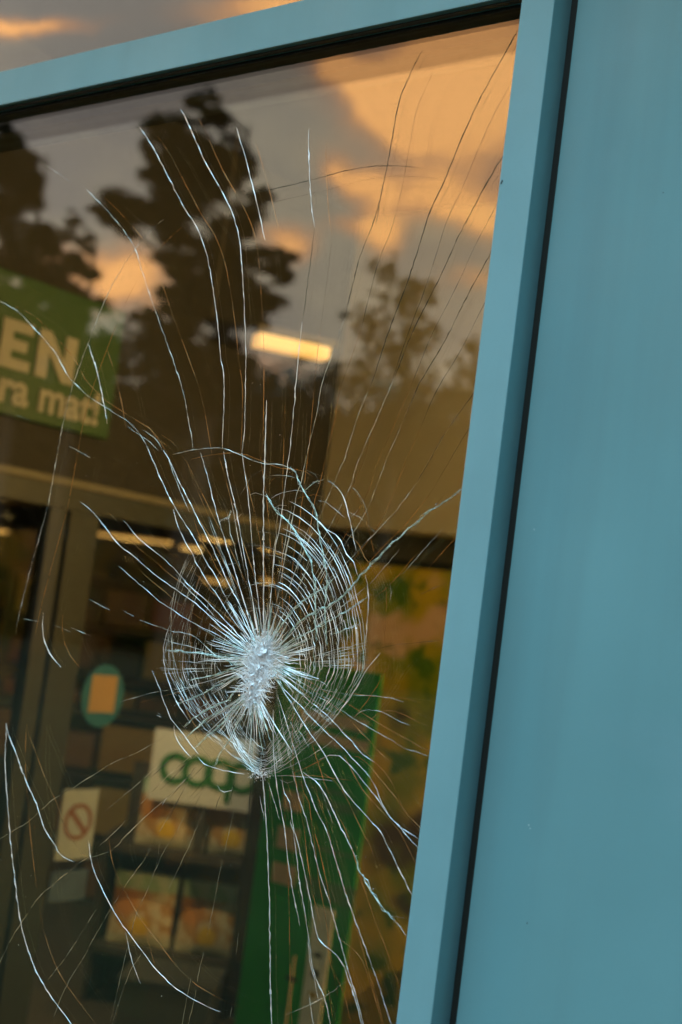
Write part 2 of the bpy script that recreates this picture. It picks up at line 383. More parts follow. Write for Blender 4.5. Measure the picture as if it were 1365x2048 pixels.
# --- long radial cracks running up
K('m',1.6,(172,378),(200,405),(240,450),(270,495),(284,540),(310,618),(342,707),(365,776),(379,848),(387,898))
K('b',2.4,(402,905),(414,948),(431,1014),(441,1050),(456,1098),(475,1157),(494,1220),(512,1275))
K('b',1.9,(280,254),(308,297),(349,377),(369,415),(395,456),(413,505),(424,560),(435,639),(442,711),(449,764),(447,852),(445,896))
K('b',2.4,(448,902),(458,957),(470,1007),(479,1052),(488,1102),(498,1159),(507,1205),(517,1262))
K('b',2.0,(362,218),(379,251),(410,321),(451,395),(472,446),(482,503),(488,590),(492,680),(492,743),(490,856),(484,909))
K('b',2.2,(485,905),(489,938),(496,982),(501,1041),(507,1110),(513,1167),(521,1233),(525,1275))
K('b',3.7,(534,800),(532,850),(531,901),(528,993),(528,1090),(528,1186),(528,1290))
K('b',2.2,(473,254),(490,310),(508,379),(520,430),(531,480))
K('b',2.2,(620,256),(618,277),(621,379),(626,430),(630,454))
K('d',1.6,(630,454),(623,513),(608,631),(605,646))
K('b',2.2,(605,644),(598,710),(592,776),(586,846),(579,908),(572,965),(566,1010),(559,1062),(554,1081),(551,1106),(547,1148),(541,1205),(536,1260))
K('d',1.9,(845,100),(835,119),(814,164),(799,203),(786,272),(774,338),(761,397),(747,446),(721,513),(696,610),(689,640))
K('d',1.4,(761,397),(757,425),(752,450))
K('m',1.8,(689,640),(665,710),(645,767),(632,837),(619,890),(603,963),(595,986),(590,1014),(582,1058),(570,1120),(555,1200),(545,1255))
K('d',2.3,(1040,56),(1035,64),(993,138),(952,215),(916,297),(891,359),(862,420),(839,492),(814,569),(796,615),(773,679),(742,771))
K('m',1.5,(742,771),(715,837),(689,921),(683,932),(668,969),(652,1005),(640,1033),(624,1068),(600,1120),(570,1200),(550,1260))
K('d',2.1,(1010,306),(1006,313),(978,359),(942,426),(911,487),(886,544),(855,605),(825,666),(790,754))
K('m',1.6,(790,754),(764,815),(733,886),(715,929),(704,967),(694,988),(662,1050),(640,1090),(600,1170),(556,1260))
K('d',2.1,(984,500),(980,510),(942,579),(911,641),(887,688),(838,771),(808,842))
K('m',1.3,(808,842),(773,921),(764,947),(733,1022),(700,1075),(650,1140))
K('d',1.7,(950,780),(946,789),(896,859),(860,921),(834,965))
K('m',1.6,(834,965),(816,991),(781,1035),(733,1084),(690,1130),(650,1165))
K('t',3.0,(926,976),(905,994),(887,1007),(860,1022),(825,1053))
K('t',4.2,(840,1042),(825,1053),(786,1084),(759,1114),(737,1136),(715,1160),(689,1189),(662,1209),(607,1239),(576,1271),(552,1300))
K('d',1.5,(887,992),(870,1012),(855,1027))
K('t',3.4,(676,1150),(652,1174),(622,1191),(595,1212),(572,1239),(548,1271))
K('t',2.8,(738,1190),(706,1216),(683,1228),(660,1241),(618,1264),(591,1279),(560,1300))
K('t',2.2,(722,1248),(690,1260),(660,1271))
K('m',1.5,(803,1094),(764,1141),(735,1172),(700,1200))
K('m',1.5,(887,1057),(847,1101),(812,1141),(786,1163))
# --- right rim of the web
K('b',2.2,(731,1149),(737,1178),(737,1217),(734,1261),(732,1292))
K('b',2.4,(762,1306),(745,1325),(730,1345),(719,1369),(708,1384),(697,1402),(684,1417),(664,1445))
K('m',1.4,(640,1378),(672,1385),(708,1390),(732,1391),(763,1393),(792,1399),(809,1404))
K('b',1.8,(655,1372),(640,1362),(600,1352),(570,1345),(552,1338))
# --- lower right
K('m',1.8,(556,1345),(590,1365),(625,1388),(650,1400),(672,1413),(691,1426),(709,1438),(731,1451),(764,1470),(785,1481),(811,1497),(832,1503),(857,1513))
K('m',1.5,(699,1444),(710,1434),(724,1422),(737,1419),(754,1421),(777,1430),(802,1443),(821,1451))
K('m',1.3,(540,1551),(590,1528),(644,1498),(670,1476),(699,1444))
K('b',1.9,(560,1355),(600,1385),(640,1418),(665,1441),(686,1464),(705,1483),(726,1508),(750,1525))
K('b',1.8,(560,1370),(600,1410),(650,1462),(682,1491),(705,1516),(722,1533),(731,1542),(743,1558),(754,1579),(762,1600),(771,1619),(783,1636))
K('b',2.0,(640,1519),(659,1511),(680,1513),(697,1526),(716,1548),(731,1567),(750,1590),(766,1613),(781,1634),(798,1651),(813,1670),(838,1697))
K('b',2.4,(781,1634),(798,1652),(813,1662),(838,1678))
K('b',2.0,(556,1365),(580,1400),(610,1450),(644,1500),(655,1518),(669,1546),(688,1580),(701,1596),(720,1617),(739,1638),(762,1664),(773,1685),(798,1737),(806,1752),(826,1793))
K('b',2.6,(607,1545),(620,1554),(632,1562),(647,1582),(662,1610),(679,1647),(699,1687),(712,1714))
K('t',3.6,(712,1714),(717,1737),(727,1752),(739,1774),(757,1804),(774,1826),(789,1839))
K('m',1.6,(789,1839),(813,1871)); K('m',1.4,(774,1826),(790,1833),(811,1836))
K('m',1.8,(553,1380),(565,1450),(578,1510),(592,1567))
K('b',2.0,(592,1567),(597,1590),(615,1645),(627,1694),(642,1754),(659,1802),(669,1839),(684,1894),(699,1948),(714,1996),(730,2060))
K('b',2.0,(556,1390),(575,1450),(600,1530),(612,1567),(627,1605),(640,1635),(654,1662),(669,1709),(689,1777),(714,1849),(739,1916),(764,1988),(786,2060))
K('b',2.6,(547,1420),(548,1500),(550,1540),(555,1570),(562,1615),(570,1660),(577,1722),(585,1777),(595,1824),(600,1851))
K('b',2.2,(565,1562),(570,1587),(580,1605),(587,1652),(600,1699),(612,1754),(622,1804),(630,1849),(637,1876),(645,1887),(669,1906),(687,1929),(699,1963),(712,2003),(727,2060))
K('b',2.2,(582,1640),(591,1689),(600,1764),(610,1821),(620,1889),(627,1939),(640,1973),(652,2003),(664,2060))
K('b',2.0,(617,1871),(621,1929),(630,1958),(637,2001)); K('b',2.2,(618,1988),(623,2018),(630,2060))
K('b',3.6,(526,1552),(530,1600),(535,1679),(538,1759),(540,1839),(541,1914),(542,1988),(545,2060))
K('m',1.7,(535,1560),(547,1597),(560,1640)); K('b',1.7,(520,1592),(525,1617),(529,1640))
K('m',1.0,(567,2031),(607,2016),(637,2001),(669,1981),(694,1963))
K('m',1.2,(534,1552),(565,1551),(599,1553),(630,1557),(668,1562)); K('m',1.5,(560,1560),(575,1566),(588,1562),(592,1552))
# --- lower left
K('b',2.2,(14,1446),(18,1469),(30,1499),(45,1542),(60,1578),(74,1608),(83,1638),(94,1665),(112,1692),(121,1709),(148,1724))
K('b',2.5,(14,1446),(11,1520),(15,1590),(21,1671),(30,1756),(42,1843),(57,1901),(78,1952),(106,1997),(150,2056))
K('b',2.0,(178,1680),(184,1723),(196,1759),(217,1801),(241,1843),(259,1867),(284,1901),(314,1940),(339,1965),(354,1978),(392,2001),(422,2016),(444,2024))
K('b',1.8,(252,1864),(258,1895),(268,1931),(282,1967))
for p in (((-8,1683),(27,1661),(57,1644),(106,1600),(151,1573),(193,1546),(232,1523),(271,1507),(330,1475)),
          ((-8,1945),(21,1882),(51,1834),(78,1795),(112,1765),(148,1735),(172,1718),(223,1701),(253,1671),(290,1635),(340,1590),(392,1540)),
          ((199,1692),(232,1662),(271,1620),(302,1587),(338,1551),(390,1505)), ((208,1623),(250,1590),(296,1551),(338,1508)),
          ((97,1959),(133,1913),(163,1867),(193,1819)),
          ((100,2060),(130,1979),(169,1913),(199,1858),(229,1807),(256,1765),(287,1723),(305,1689),(326,1653),(359,1595),(379,1562),(396,1532)),
          ((221,2045),(241,1958),(253,1907),(271,1837),(299,1771),(329,1701),(349,1674),(374,1620)), ((222,2060),(256,1955),(284,1907)),
          ((337,1779),(359,1734),(379,1692),(399,1645),(413,1610)), ((399,1714),(407,1689),(419,1652)),
          ((415,1871),(427,1816),(437,1762),(449,1707),(459,1665),(469,1620)), ((410,1896),(399,1943),(389,2001),(374,2060)),
          ((383,1955),(374,2001),(363,2060)), ((465,2013),(461,2038)), ((478,1866),(473,1909)), ((320,1680),(318,1712),(312,1735))):
    K('f',1.3,*p)
for p in (((503,1555),(499,1622),(496,1652)), ((410,1570),(399,1585),(388,1597)), ((431,1564),(424,1581)), ((443,1585),(431,1621)), ((470,1564),(460,1602)),
          ((393,1534),(363,1570),(340,1597)), ((372,1572),(355,1605),(338,1639)), ((502,1560),(500,1600),(498,1638)), ((360,1500),(330,1530),(300,1556)), ((380,1520),(350,1552),(322,1580))):
    K('d',1.9,*p)
K('b',3.0,(335,1595),(325,1611)); K('b',2.0,(435,1570),(441,1580),(450,1584),(464,1581),(466,1574))
# --- left side
K('m',1.8,(328,438),(296,468),(272,497),(250,528),(226,569),(205,614),(177,687),(149,764),(131,828),(117,901),(107,956),(97,1009),(79,1076),(59,1149),(38,1234),(32,1268))
K('b',2.2,(177,687),(193,735),(205,788),(214,838),(215,848))
K('m',1.9,(-6,600),(32,620),(68,655),(93,683),(115,711),(133,747),(149,766),(177,792),(210,814),(242,834),(262,846),(278,866),(294,892),(310,929))
K('b',2.3,(294,892),(310,929),(319,950),(340,995),(363,1035),(386,1071),(403,1102),(414,1125),(430,1150),(452,1193),(468,1218),(490,1252))
K('m',1.7,(252,850),(274,866),(300,884),(318,902)); K('m',1.6,(286,860),(310,876),(326,900))
K('b',2.2,(326,900),(338,917),(355,955),(372,988),(390,1026),(409,1062),(418,1079),(431,1108),(441,1129),(458,1167),(477,1203),(498,1245))
K('m',1.4,(338,917),(350,955),(366,992),(380,1025))
K('b',1.9,(347,1018),(357,1052),(370,1081),(384,1104),(395,1129),(405,1144),(418,1167),(437,1193),(458,1228),(485,1262))
K('b',1.9,(161,1003),(188,1026),(211,1055),(240,1091),(267,1111),(293,1135),(322,1158),(352,1179),(393,1208),(445,1256),(480,1285))
K('b',1.9,(249,1041),(275,1073),(302,1097),(328,1117),(360,1149),(382,1174),(409,1197),(431,1220),(458,1249),(488,1280))
K('b',1.7,(239,1132),(264,1155),(293,1179),(319,1202),(343,1218),(366,1234),(399,1252),(440,1272),(475,1295))
K('m',1.5,(179,1199),(223,1221)); K('m',1.6,(243,1219),(268,1232)); K('m',1.8,(281,1240),(316,1253),(340,1261),(381,1269),(399,1280),(414,1294),(430,1309),(460,1320))
K('b',2.4,(87,1225),(86,1258),(91,1284),(101,1307),(123,1335)); K('m',1.3,(48,1237),(79,1244)); K('m',1.4,(105,1249),(141,1263)); K('m',1.6,(144,1256),(182,1272))
K('t',3.6,(334,1300),(357,1302),(384,1305),(414,1309),(441,1315),(456,1319),(468,1327),(486,1328))
K('m',1.4,(315,1336),(348,1337),(395,1337),(420,1335))
K('t',2.6,(376,1362),(395,1358),(418,1352),(441,1347),(471,1340),(490,1334))
K('m',1.2,(240,1404),(300,1387),(338,1380),(359,1373)); K('t',2.2,(353,1408),(376,1400),(407,1386),(433,1372),(458,1359),(485,1350))
K('t',3.4,(370,1454),(386,1439),(414,1420),(433,1409),(460,1399),(471,1380),(490,1366))
K('t',2.4,(363,1479),(382,1465),(407,1444),(433,1427),(455,1412)); K('t',3.4,(390,1498),(407,1479),(424,1465),(447,1446),(462,1427),(475,1402))
K('t',2.6,(430,1532),(441,1507),(458,1484),(471,1456),(483,1428))
K('b',2.0,(341,1250),(330,1284),(328,1315),(332,1345),(342,1374),(353,1402),(365,1421),(378,1442))
K('m',1.8,(372,1120),(356,1164),(344,1214),(343,1261),(346,1301),(353,1334),(363,1368),(376,1400),(384,1430))
K('b',1.8,(305,1342),(312,1357),(321,1380),(329,1404),(338,1427),(350,1448),(365,1465),(382,1488),(397,1508))
K('b',2.0,(349,1450),(351,1469),(359,1486),(370,1501),(384,1517)); K('b',2.4,(397,1514),(409,1528),(430,1536),(458,1543),(490,1549))
for k in range(4):
    K('b',2.0,(445+4*k,1414),(450+4*k,1437),(457+4*k,1465),(470+4*k,1492),(485+4*k,1517),(502+3*k,1536),(525+k,1551))
K('m',1.0,(316,1425),(323,1430)); K('b',2.4,(315,1431),(323,1434)); K('b',2.2,(170,909),(182,916)); K('m',1.2,(140,893),(160,903),(178,914))
# --- arcs over the top of the web
K('m',2.0,(346,909),(387,900),(439,896),(475,907),(508,921),(527,927),(555,929),(576,934),(590,944))
K('t',3.0,(528,988),(542,1003),(546,1014),(557,1026),(576,1041),(591,1062),(603,1083),(614,1106),(622,1125),(628,1153),(631,1186),(631,1224),(634,1280))
K('t',2.8,(582,935),(590,944),(599,965),(614,988),(626,1009),(635,1031),(637,1056),(641,1081),(647,1106),(652,1134),(654,1163),(651,1224),(655,1290))
K('b',2.0,(637,1001),(652,1004),(666,1014),(690,1035)); K('b',2.4,(639,1041),(654,1060),(671,1068),(683,1083),(694,1108),(708,1125),(717,1153))
K('b',2.2,(656,961),(668,967),(679,980),(689,997),(698,1030),(706,1068),(713,1102)); K('t',2.0,(610,982),(622,970),(633,962),(649,960))
K('b',2.0,(542,999),(553,990),(565,986),(591,980),(610,984)); K('b',1.8,(500,990),(512,987),(527,990)); K('b',1.8,(551,1015),(560,1010),(575,1010))
K('m',1.2,(482,990),(500,958),(515,945),(530,938)); K('m',1.1,(530,955),(560,950),(590,955))
K('m',1.1,(700,969),(716,985),(730,1010),(740,1050)); K('m',1.1,(690,1020),(720,1035),(750,1065)); K('m',1.1,(614,940),(630,948),(637,958))
K('b',2.2,(717,1020),(703,1035)); K('b',2.6,(819,986),(813,996)); K('b',2.0,(468,1043),(484,1027)); K('t',3,(441,1043),(458,1034),(464,1022))
K('d',1.5,(505,388),(560,375),(620,361),(690,342),(740,333),(775,332),(810,333),(845,337))
K('m',.9,(90,328),(115,345),(145,366)); K('m',.9,(30,827),(58,842)); K('m',1.0,(779,1160),(783,1185),(779,1205)); K('m',1.2,(745,1180),(757,1178))
K('m',1.1,(640,1560),(650,1600),(668,1650)); K('d',1.0,(840,1190),(870,1176),(895,1166)); K('d',1.0,(750,1235),(765,1225)); K('d',.9,(750,1298),(800,1289),(880,1281))

# deep, crushed-edged cracks near the blow get side splinters
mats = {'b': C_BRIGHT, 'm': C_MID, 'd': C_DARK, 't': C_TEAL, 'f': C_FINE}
SPL = {'b': .63, 'm': .64, 'd': .8, 't': .75, 'f': .85}
for kind, wpx, pts in T:
    tb = Tubes(); path = smooth_path(pts)
    tb.add(path, wpx*SPL[kind], -.0004, jit=.42 if kind != 't' else 1.2)
    if kind == 't':
        tb.add([(x+random.uniform(-2.5, 2.5), y+random.uniform(-2.5, 2.5)) for x, y in path], wpx*.45, -.0003, jit=1.0)
        for x, y in path[::2]:
            a = random.uniform(0, 6.28); l = random.uniform(3, 8)
            tb.add([(x, y), (x+l*math.cos(a), y+l*math.sin(a))], 1.2, -.0004)
    if kind == 'b' and wpx >= 2 and len(path) > 6:      # beads where the fracture flakes
        for j in range(len(path)//18):
            i = random.randrange(1, len(path)-2)
            tb.add(path[i:i+2], wpx*1.0, -.0005, taper=False)
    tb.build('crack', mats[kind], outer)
# reflection of the outer cracks in the inner pane, built as faint strips
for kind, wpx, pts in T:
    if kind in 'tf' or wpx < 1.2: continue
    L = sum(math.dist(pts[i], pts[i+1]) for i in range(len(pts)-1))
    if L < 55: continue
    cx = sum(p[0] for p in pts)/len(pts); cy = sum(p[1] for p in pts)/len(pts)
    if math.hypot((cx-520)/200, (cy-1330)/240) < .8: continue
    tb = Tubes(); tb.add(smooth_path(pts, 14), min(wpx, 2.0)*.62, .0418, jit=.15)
    tb.build('crack_reflection', C_DARK if kind == 'd' else C_ECHO, inner)

# --- the dense web: broken rings and short radials
CX, CY = 528.0, 1335.0
def ring_pt(sv, th):
    """th from the top, clockwise; sv 0 (inner) .. 1 (rim)"""
    s_, c_ = math.sin(th), math.cos(th)
    a = (72 + 132*sv) if s_ > 0 else (84 + 116*sv)
    if c_ >= 0: b, n = 112 + 230*sv, 2.05
    else: b, n = 165 + 52*sv, 1.28
    r = (abs(s_/a)**n + abs(c_/b)**n)**(-1/n)
    return CX + r*s_, CY - r*c_
web_b, web_m, web_t = Tubes(), Tubes(), Tubes()
NR = 25
for k in range(NR):
    sv = (k+random.uniform(-.2, .2))/(NR-1); th = random.uniform(0, .3)
    end = th + 2*math.pi
    while th < end:
        ln = random.uniform(.08, .42) if not 10 < math.degrees(th) % 360 < 95 else random.uniform(.2, .6); d = math.degrees(th + ln/2) % 360
        if d < 12: p, tgt, wd = .25, web_m, 1.3
        elif d < 62: p, tgt, wd = .88, web_b, 1.9
        elif d < 130: p, tgt, wd = .93, random.choice((web_b, web_b, web_t)), random.choice((1.5, 2.0, 2.6))
        elif d < 178: p, tgt, wd = .92, random.choice((web_b, web_m)), 1.35
        elif d < 235: p, tgt, wd = .85, random.choice((web_b, web_m)), 1.3
        elif d < 285: p, tgt, wd = .84, random.choice((web_b, web_m)), 1.45
        elif d < 335: p, tgt, wd = .72, web_m, 1.25
        else: p, tgt, wd = .28, web_m, 1.0
        if sv < .1 and d > 180: p *= .6
        if random.random() < p:
            o = random.uniform(-.02, .02) if d > 95 else random.uniform(-.008, .008); dr = random.uniform(-.02, .02) if d < 185 else random.uniform(-.07, .07)
            m_ = max(3, int(ln/.07))
            pts = [ring_pt(max(0, sv+o+dr*j/m_), th + ln*1.06*j/m_) for j in range(m_+1)]
            tgt.add(pts, wd*random.uniform(.45, 1.15), -.0003, jit=.9 if 60 < d < 240 else .5)
        th += ln
for k in range(300):
    th = k/300*2*math.pi + random.uniform(-.015, .015); d = math.degrees(th)
    r0 = random.uniform(8, 26); L = random.choice((22, 30, 40, 55, 75, 105))*random.uniform(.7, 1.2)
    ox, oy = (CX, CY-14) if not 150 < d < 235 else (CX-20, CY+40)
    if 150 < d < 235: L *= 1.25
    n = 6; bend = random.uniform(-.06, .06)
    pts = [(ox+(r0+L*j/n)*math.sin(th+bend*j/n), oy-(r0+L*j/n)*math.cos(th+bend*j/n)) for j in range(n+1)]
    random.choice((web_b, web_b, web_b, web_t)).add(pts, random.uniform(1.0, 2.4), -.0005-random.uniform(0, .0008), jit=.8)
for k in range(60):          # longer thin ones out to the rim
    th = random.uniform(0, 6.28); d = math.degrees(th)
    a0 = random.uniform(.0, .5)
    n = 8; pts = [ring_pt(a0 + (1.05-a0)*j/n, th + random.uniform(-.004, .004)) for j in range(n+1)]
    web_m.add(pts, random.uniform(.7, 1.2), -.0002, jit=.6)
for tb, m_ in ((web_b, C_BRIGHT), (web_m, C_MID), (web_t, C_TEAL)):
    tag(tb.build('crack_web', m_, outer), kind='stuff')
# --- crushed white core: glass flakes
fv, ff, pv, pf = [], [], [], []
def flake(px, py, size, lo=0.0):
    p = on_plane(px, py, 1, PY-random.uniform(lo, lo+.0035)); b = len(fv); off = parent_loc(outer)
    for _ in range(4): fv.append(p + Vector((random.gauss(0, 1), random.gauss(0, .7), random.gauss(0, 1)))*size - off)
    ff.extend([(b, b+1, b+2), (b, b+2, b+3), (b, b+3, b+1), (b+1, b+3, b+2)])
core = ((528, 1303, 24, 36, 0, 800), (519, 1342, 24, 34, .2, 560), (505, 1384, 17, 34, .35, 560))
for cx, cy, rx, ry, tilt, n in core:
    for _ in range(n):
        r = random.random()**.95*1.6; a = random.uniform(0, 6.283)
        x, y = rx*r*math.cos(a), ry*r*math.sin(a); c_, s_ = math.cos(tilt), math.sin(tilt)
        flake(cx + x*c_ - y*s_, cy + x*s_ + y*c_, random.choice((.0005, .0007, .001, .0018, .0026))*random.uniform(.7, 1.2)*(1.25-.75*min(r, 1)), .0012)
    # milky pulverised sheet under the flakes
    rings, seg = 9, 34; b0 = len(pv); off = parent_loc(outer)
    for i in range(rings+1):
        for j in range(seg):
            a = j*2*math.pi/seg; q = i/rings*(1.0 + (.6*random.random()-.2)*(i >= rings-1) + .08*math.sin(5*a+cx))
            x, y = .72*rx*q*math.cos(a), .8*ry*q*math.sin(a); c_, s_ = math.cos(tilt), math.sin(tilt)
            p = on_plane(cx + x*c_ - y*s_, cy + x*s_ + y*c_, 1, PY - .0009 - random.random()*.0030*(1-q*.6)); pv.append(p-off)
    for i in range(rings):
        for j in range(seg): pf.append((b0+i*seg+j, b0+(i+1)*seg+j, b0+(i+1)*seg+(j+1) % seg, b0+i*seg+(j+1) % seg))
for _ in range(420):         # glass dust along the heavy cracks and at the lower point
    k_, w_, pts = random.choice([t for t in T if t[0] == 't']); i = random.randrange(len(pts)-1); t_ = random.random()
    flake(pts[i][0]*(1-t_)+pts[i+1][0]*t_+random.gauss(0, 2), pts[i][1]*(1-t_)+pts[i+1][1]*t_+random.gauss(0, 2), random.uniform(.0003, .0009))
for _ in range(220): flake(random.gauss(522, 12), random.gauss(1547, 6), random.uniform(.0003, .0009))
for _ in range(70): flake(random.uniform(0, 820), random.uniform(700, 2040), random.uniform(.0002, .0005))
tag(link('crushed_glass', fv, ff, CRUSH, outer), kind='stuff')
tag(link('glass_powder', pv, pf, POWDER, outer), kind='stuff')
spk_ = Tubes()               # bright splinters standing round the crushed core
for k in range(620):
    th = random.uniform(0, 6.283); i = random.random()
    ox, oy = 528-22*i**1.5, 1296+95*i; r0 = random.uniform(3, 16); L = random.uniform(8, 42)*random.uniform(.5, 1.3)
    spk_.add([(ox+(r0+L*j/3)*math.sin(th), oy-(r0*1.2+L*j/3)*math.cos(th)) for j in range(4)], random.uniform(1.0, 2.6), -.001-random.random()*.003, jit=.9)
tag(spk_.build('glass_splinters', CRUSH, outer), kind='stuff')

# ================================================================== lamps
WARM = (1.0, .47, .11)
def lamp_mat(name, st): return mat(name, (.8, .7, .5), rough=.6, emit=WARM, estr=st)
LM_NEAR, LM_FAR = lamp_mat('lamp_diffuser', 1.05), lamp_mat('far_lamp_diffuser', .85)
HOUS = mat('lamp_housing', (.10, .085, .06), rough=.5)
def lamp(a, b, width, m, label, group, watts=0, tint=(1, .60, .22)):
    a, b = Vector(a), Vector(b); mid = (a+b)/2; L = (b-a).length; ang = math.atan2(b.y-a.y, b.x-a.x)
    e = empty('ceiling_lamp', mid, label, 'ceiling lamp', group); e.rotation_euler.z = ang
    def lb(n, lo, hi, mm):
        (x0, y0, z0), (x1, y1, z1) = lo, hi
        return link(n, [(x0, y0, z0), (x1, y0, z0), (x1, y1, z0), (x0, y1, z0), (x0, y0, z1), (x1, y0, z1), (x1, y1, z1), (x0, y1, z1)], BF, mm, e)
    lb('housing', (-L/2-.02, -width/2-.02, .031), (L/2+.02, width/2+.02, .06), HOUS)
    lb('diffuser', (-L/2, -width/2, -.02), (L/2, width/2, .03), m)
    if watts:
        la = bpy.data.lights.new('lamp_light', 'POINT'); la.energy = watts; la.color = tint; la.shadow_soft_size = .06
        lo = bpy.data.objects.new('lamp_light', la); col.objects.link(lo); lo.parent = e; lo.location = (0, 0, -.10 if watts < 10 else -.35)
    return e
zl = on_plane(582, 697, 0, DW).z - .09
a, b = on_plane(512, 682, 2, zl), on_plane(652, 712, 2, zl)
e = lamp(a, b, .09, LM_NEAR, 'bright warm strip lamp hanging in the lobby beyond the pine reflection', 'lobby lamps', 0)
for xx in (-.35, .35): link('suspension_wire', [(xx-.003, -.003, .06), (xx+.003, -.003, .06), (xx, .004, .06), (xx-.003, -.003, CZ-zl), (xx+.003, -.003, CZ-zl), (xx, .004, CZ-zl)], [(0, 1, 4, 3), (1, 2, 5, 4), (2, 0, 3, 5)], HOUS, e)
# two unseen lamps added to brighten the lobby, behind the window post
lamp((.75, 2.2, zl), (.75, 3.3, zl), .13, LM_NEAR, 'unseen warm strip lamp added to brighten the beige back wall of the lobby', 'lobby lamps', 320)
lamp((.75, .7, zl), (.75, 1.8, zl), .13, LM_NEAR, 'unseen warm strip lamp added to brighten the lobby near the glass', 'lobby lamps', 42)
lamp((-3.12, 1.5, 2.9), (-3.12, 2.6, 2.9), .13, LM_NEAR, 'unseen warm strip lamp added inside the doors to light the snack display', 'hall lamps', 125, (1, .74, .46))  # added out of view over the doors to light the display
HB = [(186, 1062, 340, 1092), (402, 1070, 466, 1086), (362, 1092, 400, 1102), (520, 1088, 600, 1108), (523, 1157, 545, 1168), (408, 1158, 456, 1168), (-40, 978, 70, 1008), (-30, 1055, 12, 1068)]
LB = ['long warm strip lamp in the hall just right of the door stile', 'short warm strip lamp in the hall, above the crack web', 'dim warm lamp end between two brighter hall lamps',
      'bright warm hall lamp behind the top of the crack web', 'small warm lamp low behind the vertical crack', 'dim small warm hall lamp left of the vertical crack',
      'warm hall lamp at the photo edge under the door header', 'faint warm hall lamp below the one under the header']
for (x0, y0, x1, y1), lb_ in zip(HB, LB):
    z = at_depth((x0+x1)/2, (y0+y1)/2, 24).z
    a, b = on_plane(x0, y0, 2, z), at_depth(x1, y1, 24)
    a = at_depth(x0, y0, 24); a.z = b.z = z
    lamp(a, b, .34, LM_FAR, lb_, 'hall lamps', 30)

# ================================================================== sliding doors
UY, UZ = Vector((0, 1, 0)), Vector((0, 0, 1))
def dy(px, py): return on_plane(px, py, 0, DW).y
door = empty('sliding_doors', (DW, dy(120, 1100), GZ+.02), 'grey framed glass sliding doors under the green sign', 'sliding doors'); door['kind'] = 'thing'
hb, ht = on_plane(260, 1012, 0, DW).z, HEAD
y1 = DEND
box('header_trim', (DW-.04, .3, ht-.03), (DW+.04, y1, ht-.001), LIGHTM, door, .004)
box('header', (DW-.05, .3, hb-.06), (DW+.03, y1, ht-.031), GREYM, door)
for p0, p1 in ((84, 117), (126, 184)):
    box('stile', (DW-.04, dy(p0, 1100), GZ+.03), (DW+.02, dy(p1, 1100), hb-.061), GREYM, door, .003)
box('stile', (DW-.04, y1-.035, GZ+.03), (DW+.02, y1-.002, hb-.061), GREYM, door, .003)
box('stile', (DW-.04, .80, GZ+.03), (DW+.02, .88, hb-.061), GREYM, door, .003)
ya, yb, yc, yd_ = .881, dy(84, 1100)-.001, dy(184, 1100)+.001, y1-.036
for q0, q1 in ((ya, yb), (yc, yd_)):
    box('bottom_rail', (DW-.03, q0, GZ+.03), (DW+.01, q1, GZ+.12), GREYM, door)
    box('pane', (DW-.016, q0, GZ+.121), (DW-.008, q1, hb-.062), DGLASS, door)

# ================================================================== green sign over the doors
SGREEN = mat('sign_green', (.004, .060, .004), rough=.5); CREAM = mat('sign_lettering', (.36, .35, .31), rough=.6)
sz0, sz1 = on_plane(205, 880, 0, DW).z, on_plane(230, 622, 0, DW).z
sy1 = dy(220, 750)
sgn = empty('green_sign', (DW+.03, 1.2, sz0), 'green shop sign with pale capital letters above the sliding doors', 'sign')
box('board', (DW+.003, .5, sz0), (DW+.04, sy1, sz1), SGREEN, sgn, .004)
SO = Vector((DW+.04, 0, 0)); ux = UY
def py_(px, py): p = on_plane(px, py, 0, DW+.04); return (p.y, p.z)
# big letters E N : upright block capitals
e0, e1 = py_(4, 660)[0], py_(62, 700)[0]
n0, n1 = py_(74, 700)[0], py_(150, 720)[0]
zb, zt = (py_(30, 740)[1]), (py_(30, 640)[1])
h_ = zt-zb; k = (e1-e0)*.36
plate('letter', [(e0, zb), (e1, zb), (e1, zb+h_*.22), (e0+k, zb+h_*.22), (e0+k, zb+h_*.39), (e1-.02, zb+h_*.39), (e1-.02, zb+h_*.61), (e0+k, zb+h_*.61), (e0+k, zt-h_*.22), (e1, zt-h_*.22), (e1, zt), (e0, zt)], SO, ux, UZ, .006, CREAM, sgn)
k = (n1-n0)*.30
plate('letter', [(n0, zb), (n0+k, zb), (n0+k, zb+h_*.55), (n1-k, zb), (n1, zb), (n1, zt), (n1-k, zt), (n1-k, zt-h_*.55), (n0+k, zt), (n0, zt)], SO, ux, UZ, .006, CREAM, sgn)
def text(name, body, loc, height, m, parent, rot, bold=.012, ext=.003):
    c = bpy.data.curves.new(name, 'FONT'); c.body = body; c.size = height; c.offset = bold*height; c.extrude = ext
    c.materials.append(m); o = bpy.data.objects.new(name, c); col.objects.link(o)
    me = bpy.data.meshes.new_from_object(o); bpy.data.objects.remove(o)
    o = bpy.data.objects.new(name, me); col.objects.link(o)
    o.parent = parent; o.location = Vector(loc) - parent_loc(parent); o.rotation_euler = rot
    return o
tz = py_(60, 800)[1]; t0 = py_(-8, 790)[0]
ROT_X = (RAD(90), 0, RAD(90))
text('small_lettering', 'ra mat!', (DW+.043, t0, tz-.028), .165, CREAM, sgn, ROT_X, .03)

